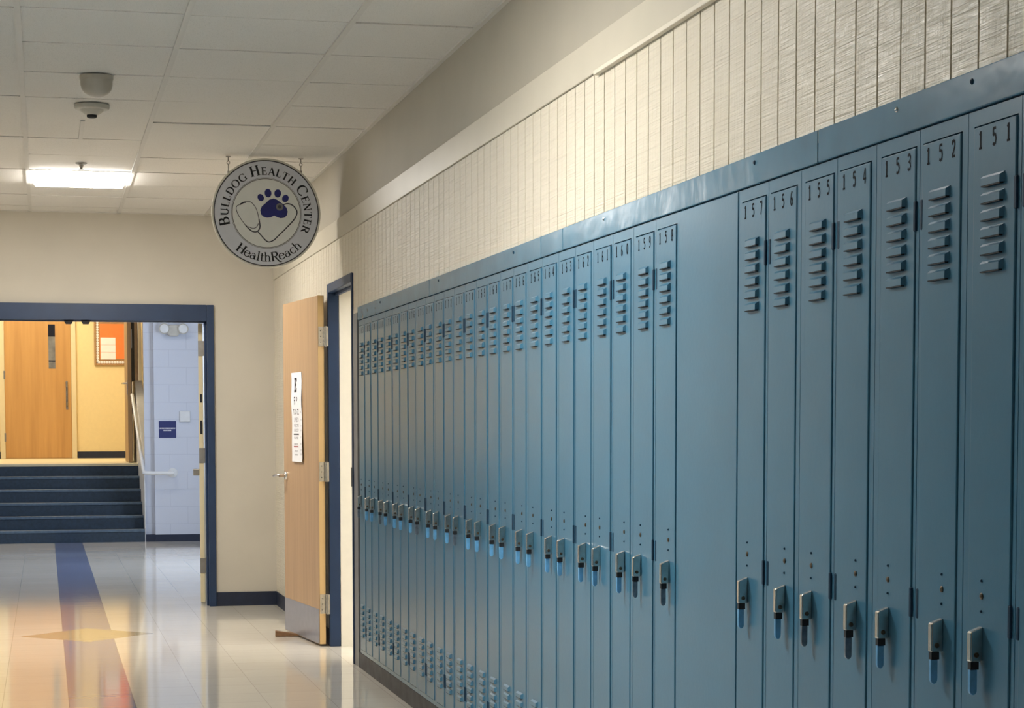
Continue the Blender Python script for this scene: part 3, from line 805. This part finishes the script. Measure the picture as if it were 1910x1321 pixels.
MB().lathe([(.055, -.001), (.055, -.010), (.03, -.02), (.001, -.02)], 1.432-1.06, -1.45, .790-ZL, 24, axis='y').build('flange', M['white'], hr, smooth=True)
el = thing('emergency_light', 'white emergency light with two round lamp heads on the block wall', 'emergency light', (1.455, YS, 2.425))
el.scale = (1.12, 1.12, 1.12)
b = MB().prism([(-.07, -.03), (-.04, -.065), (.04, -.065), (.07, -.03), (.07, .03), (.04, .05), (-.04, .05), (-.07, .03)], 'y', -.075, .0)
b.build('body', M['detect'], el, bevel=.012, seg=3)
for sx in (-1, 1):
    hd_ = MB().lathe([(.001, .03), (.045, .03), (.052, .0), (.055, -.028), (.050, -.032), (.046, -.026), (.001, -.024)], sx*.095, -.07, .01, 28, axis='y')
    lh = hd_.build('lamp_head', M['detect'], el, smooth=True)
    MB().lathe([(.044, -.0265), (.03, -.031), (.001, -.033)], sx*.095, -.07, .01, 24, axis='y').build('lamp_lens', M['white'], lh, smooth=True)
sgn = thing('wall_sign', 'square navy sign with two lines of small white lettering on block wall', 'sign', (1.377, YS, 1.287))
MB().box(-.099, .099, -.006, -.0005, -.096, .096).build('plate', M['signblue'], sgn, bevel=.002)
tl = MB()
for z, x0, x1 in ((.014, -.088, .088), (-.010, -.045, .045)):
    x = x0
    while x < x1:
        ww = random.choice((.006, .008, .010)); tl.box(x, min(x+ww, x1), -.0068, -.0062, z-.007, z+.007); x += ww+.003
tl.build('lettering', M['paper'], sgn)
bx = MB().box(-.060, .060, -.03, .0, -.062, .062)
tag(bx.build('thermostat_box', M['white'], None, (1.577, YS, 1.437), bevel=.006), 'small white box on the block wall right of the navy sign', 'wall box')

# upper hall
hw = MB().box(XW, 2.0, YF, YF+.15, 0, ZT)
struct(hw.build('wall_hall', M['yellow']), 'warm yellow hallway wall at the top of the stairs')
hr_ = MB().box(1.235, 1.35, YS+.21, YF, 0, ZT)
struct(hr_.build('wall_hall_right', M['yellow']))
d2 = bpy.data.objects.new('door_2', None); d2.location = (-.079, YF, ZL); C.objects.link(d2)
struct(d2, 'closed honey-coloured wooden door at the top of the stairs')
f = MB().box(-.53, -.462, -.05, -.001, 0, 2.23).box(.462, .53, -.05, -.001, 0, 2.23).box(-.462, .462, -.05, -.001, 2.16, 2.23)
f.build('frame', M['creamdoor'], d2, bevel=.003)
lf = MB().box(-.46, .46, -.035, -.001, .004, 2.158).build('leaf', M['halldoor'], d2, bevel=.002)
gl = MB().box(.150, .245, -.037, -.0352, 1.275, 1.90).build('glass_panel', M['greyglass'], d2); gl['label'] = 'narrow grey glass panel'
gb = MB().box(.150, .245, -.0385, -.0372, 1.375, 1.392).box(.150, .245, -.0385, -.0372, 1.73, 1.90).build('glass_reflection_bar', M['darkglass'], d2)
ph = MB().tube([(.398, -.037, .74), (.398, -.075, .755), (.398, -.08, .80), (.398, -.08, 1.02), (.398, -.075, 1.06), (.398, -.037, 1.075)], .012, 10)
ph.box(.383, .413, -.038, -.0352, .70, 1.10); ph.build('pull_handle', M['hardware'], d2, smooth=True)
for z in (.30, 1.18, 2.02): MB().box(-.475, -.452, -.055, -.036, z-.06, z+.06).build('hinge', M['hardware'], d2)
struct(MB().box(.455, 1.234, YF-.014, YF, ZL, ZL+.095).box(XW, -.612, YF-.014, YF, ZL, ZL+.095).build('baseboard_hall', M['rubber']), 'dark baseboard along the yellow hallway wall')
bb = thing('bulletin_board', 'oak-framed bulletin board with white scalloped border on yellow wall', 'bulletin board', (.98, YF, 2.56))
W2, H2 = .27, .36
f = MB().box(-W2, -W2+.028, -.03, -.001, -H2, H2).box(W2-.028, W2, -.03, -.001, -H2, H2).box(-W2+.028, W2-.028, -.03, -.001, -H2, -H2+.028).box(-W2+.028, W2-.028, -.03, -.001, H2-.028, H2)
f.build('frame', M['frameoak'], bb, bevel=.003)
MB().box(-W2+.028, W2-.028, -.012, -.001, -H2+.028, H2-.028).build('backing', M['frameoak'], bb)
sc = MB()
for side in range(4):
    L = (2*H2-.06) if side < 2 else (2*W2-.06); nn = int(L/.035)
    for i in range(nn+1):
        p = -L/2+L*i/nn
        c = {0: (-W2+.045, p), 1: (W2-.045, p), 2: (p, -H2+.045), 3: (p, H2-.045)}[side]
        r = .019
        sc.add([(c[0]+r*math.cos(a), -.0135-.0006*(i % 2), c[1]+r*math.sin(a)) for a in [2*PI*q/10 for q in range(10)]], [list(range(10))])
sc.build('scalloped_border', M['paper'], bb)
op = MB().box(.79, 1.17, YF-.0165, YF-.0145, 2.29, 2.79); tag(op.build('poster_paper', M['orange']), 'bright orange backing paper pinned on the bulletin board', 'paper')
np_ = thing('notice_sheet', 'white notice sheet pinned over the orange paper', 'paper', (.905, YF-.017, 2.44))
for z in (-.105, 0, .105): MB().box(-.105, .105, -.003-.001*(z == 0), -.0005, z-.051, z+.051).build('fold', M['paper'], np_)
# landing door seen edge-on, dark sidelight and jambs
d4 = bpy.data.objects.new('door_4', None); d4.location = (1.035, 24.3, ZL); C.objects.link(d4)
struct(d4, 'oak door seen edge-on at the top of the stairs')
MB().box(-.024, .024, 0, .9, .006, 2.13).build('leaf', M['oakdoor'], d4, bevel=.002)
lk = MB().box(-.034, -.0245, .03, .10, .84, 1.02).tube([(-.03, .065, .985), (-.075, .065, .985), (-.085, .10, .985), (-.085, .16, .985)], .011, 8)
lk.build('lever_handle', M['nickel'], d4)
MB().box(.0245, .034, .02, .1, .60, .72).build('latch_plate', M['darkglass'], d4)
MB().box(.0245, .035, -.02, .06, 1.42, 1.65).build('closer_bracket', M['hardware'], d4)
MB().box(1.070, 1.150, 25.45, 25.50, ZL, ZL+2.3).build('window_2', M['darkglass']); struct(bpy.data.objects['window_2'], 'tall dark glass sidelight at the top of the stairs')
struct(MB().box(1.152, 1.192, 25.40, 25.50, ZL, ZL+2.3).build('trim_5', M['jambbrown'], bevel=.002), 'brown jamb beside the dark sidelight')
struct(MB().box(1.194, 1.234, 25.30, 25.50, ZL, ZL+2.3).build('trim_6', M['white'], bevel=.002))

# cream steel door leaf held open, seen edge-on in the wide opening
d3 = bpy.data.objects.new('door_3', None); d3.location = (1.126, YE+.18, 0); d3.rotation_euler = (0, 0, -.095); C.objects.link(d3)
struct(d3, 'cream steel door leaf seen edge-on inside the navy opening')
MB().box(-.014, .020, 0, .88, .015, OZ-.006).build('leaf', M['creamdoor'], d3, bevel=.002)
for z in (1.893, 1.104, .289): MB().box(-.0145, .034, -.006, -.0008, z-.055, z+.055).build('hinge', M['hardware'], d3)
for z, h in ((1.525, .03), (1.312, .05)): MB().box(-.004, .012, -.004, -.0008, z-h, z+h).build('mortise_plate', M['black'], d3)
MB().box(-.060, -.0148, .01, .06, .955, 1.005).build('exit_device_end', M['hardware'], d3, bevel=.004)

# ------------------------------------------------------------------ lights of the other spaces
def lamp(x, y, z, w, d, lens, label, lz=None):
    t = thing('ceiling_light', label, 'ceiling light', (x, y, z), 'lights outside the corridor')
    MB().box(-w/2, w/2, -d/2, d/2, -.04, -.001).build('housing', M['white'], t)
    MB().box(-w/2+.02, w/2-.02, -d/2+.02, d/2-.02, -.05, -.0405).build('diffuser', lens, t)
lamp(-.2, 26.2, ZT, 1.2, 2.4, M['lenswarm'], 'long warm ceiling light of the upper hallway')
lamp(.2, 19.0, ZT, 1.2, 1.2, M['lensfill'], 'square ceiling light added to brighten the stairwell')  # unseen lamp added to brighten the guard, steps and block wall
lamp(3.1, 9.8, 2.7, 1.2, 1.2, M['lensroom'], 'square ceiling light of the room behind the open door')
la = bpy.data.lights.new('daylight', 'AREA'); la.shape = 'RECTANGLE'; la.size = 5.4; la.size_y = 1.9; la.energy = 420; la.color = (.64, .78, 1)
lo = bpy.data.objects.new('daylight', la); lo.location = (XE+.16, 18.4, 1.9); lo.rotation_euler = (0, PI/2, 0); C.objects.link(lo)  # area lamp standing in for daylight outside the added window

wd = bpy.data.worlds.new('world'); bpy.context.scene.world = wd; wd.use_nodes = True
wd.node_tree.nodes['Background'].inputs[0].default_value = (.55, .7, 1, 1); wd.node_tree.nodes['Background'].inputs[1].default_value = .4

# ------------------------------------------------------------------ camera
cam = bpy.data.cameras.new('camera'); co = bpy.data.objects.new('camera', cam); C.objects.link(co)
yaw, pitch, roll = math.radians(12.93834435), math.radians(-3.45587056), math.radians(-.10888833)
fwd = Vector((math.sin(yaw)*math.cos(pitch), math.cos(yaw)*math.cos(pitch), math.sin(pitch)))
rt = Vector((math.cos(yaw), -math.sin(yaw), 0)); up = rt.cross(fwd)
r2 = rt*math.cos(roll)+up*math.sin(roll); u2 = -rt*math.sin(roll)+up*math.cos(roll)
mw = Matrix((r2, u2, -fwd)).transposed().to_4x4(); mw.translation = (0, 0, 1.31283)
co.matrix_world = mw
cam.sensor_fit = 'HORIZONTAL'; cam.sensor_width = 36; cam.lens = 3590.07/1910*36
cam.shift_x = 45.377/1910; cam.shift_y = 352.42/1910
cam.clip_start = .05; cam.clip_end = 100
sc_ = bpy.context.scene; sc_.camera = co
sc_.view_settings.view_transform = 'Standard'; sc_.view_settings.look = 'None'
sc_.view_settings.gamma = 1; sc_.view_settings.exposure = 0; sc_.view_settings.use_curve_mapping = False
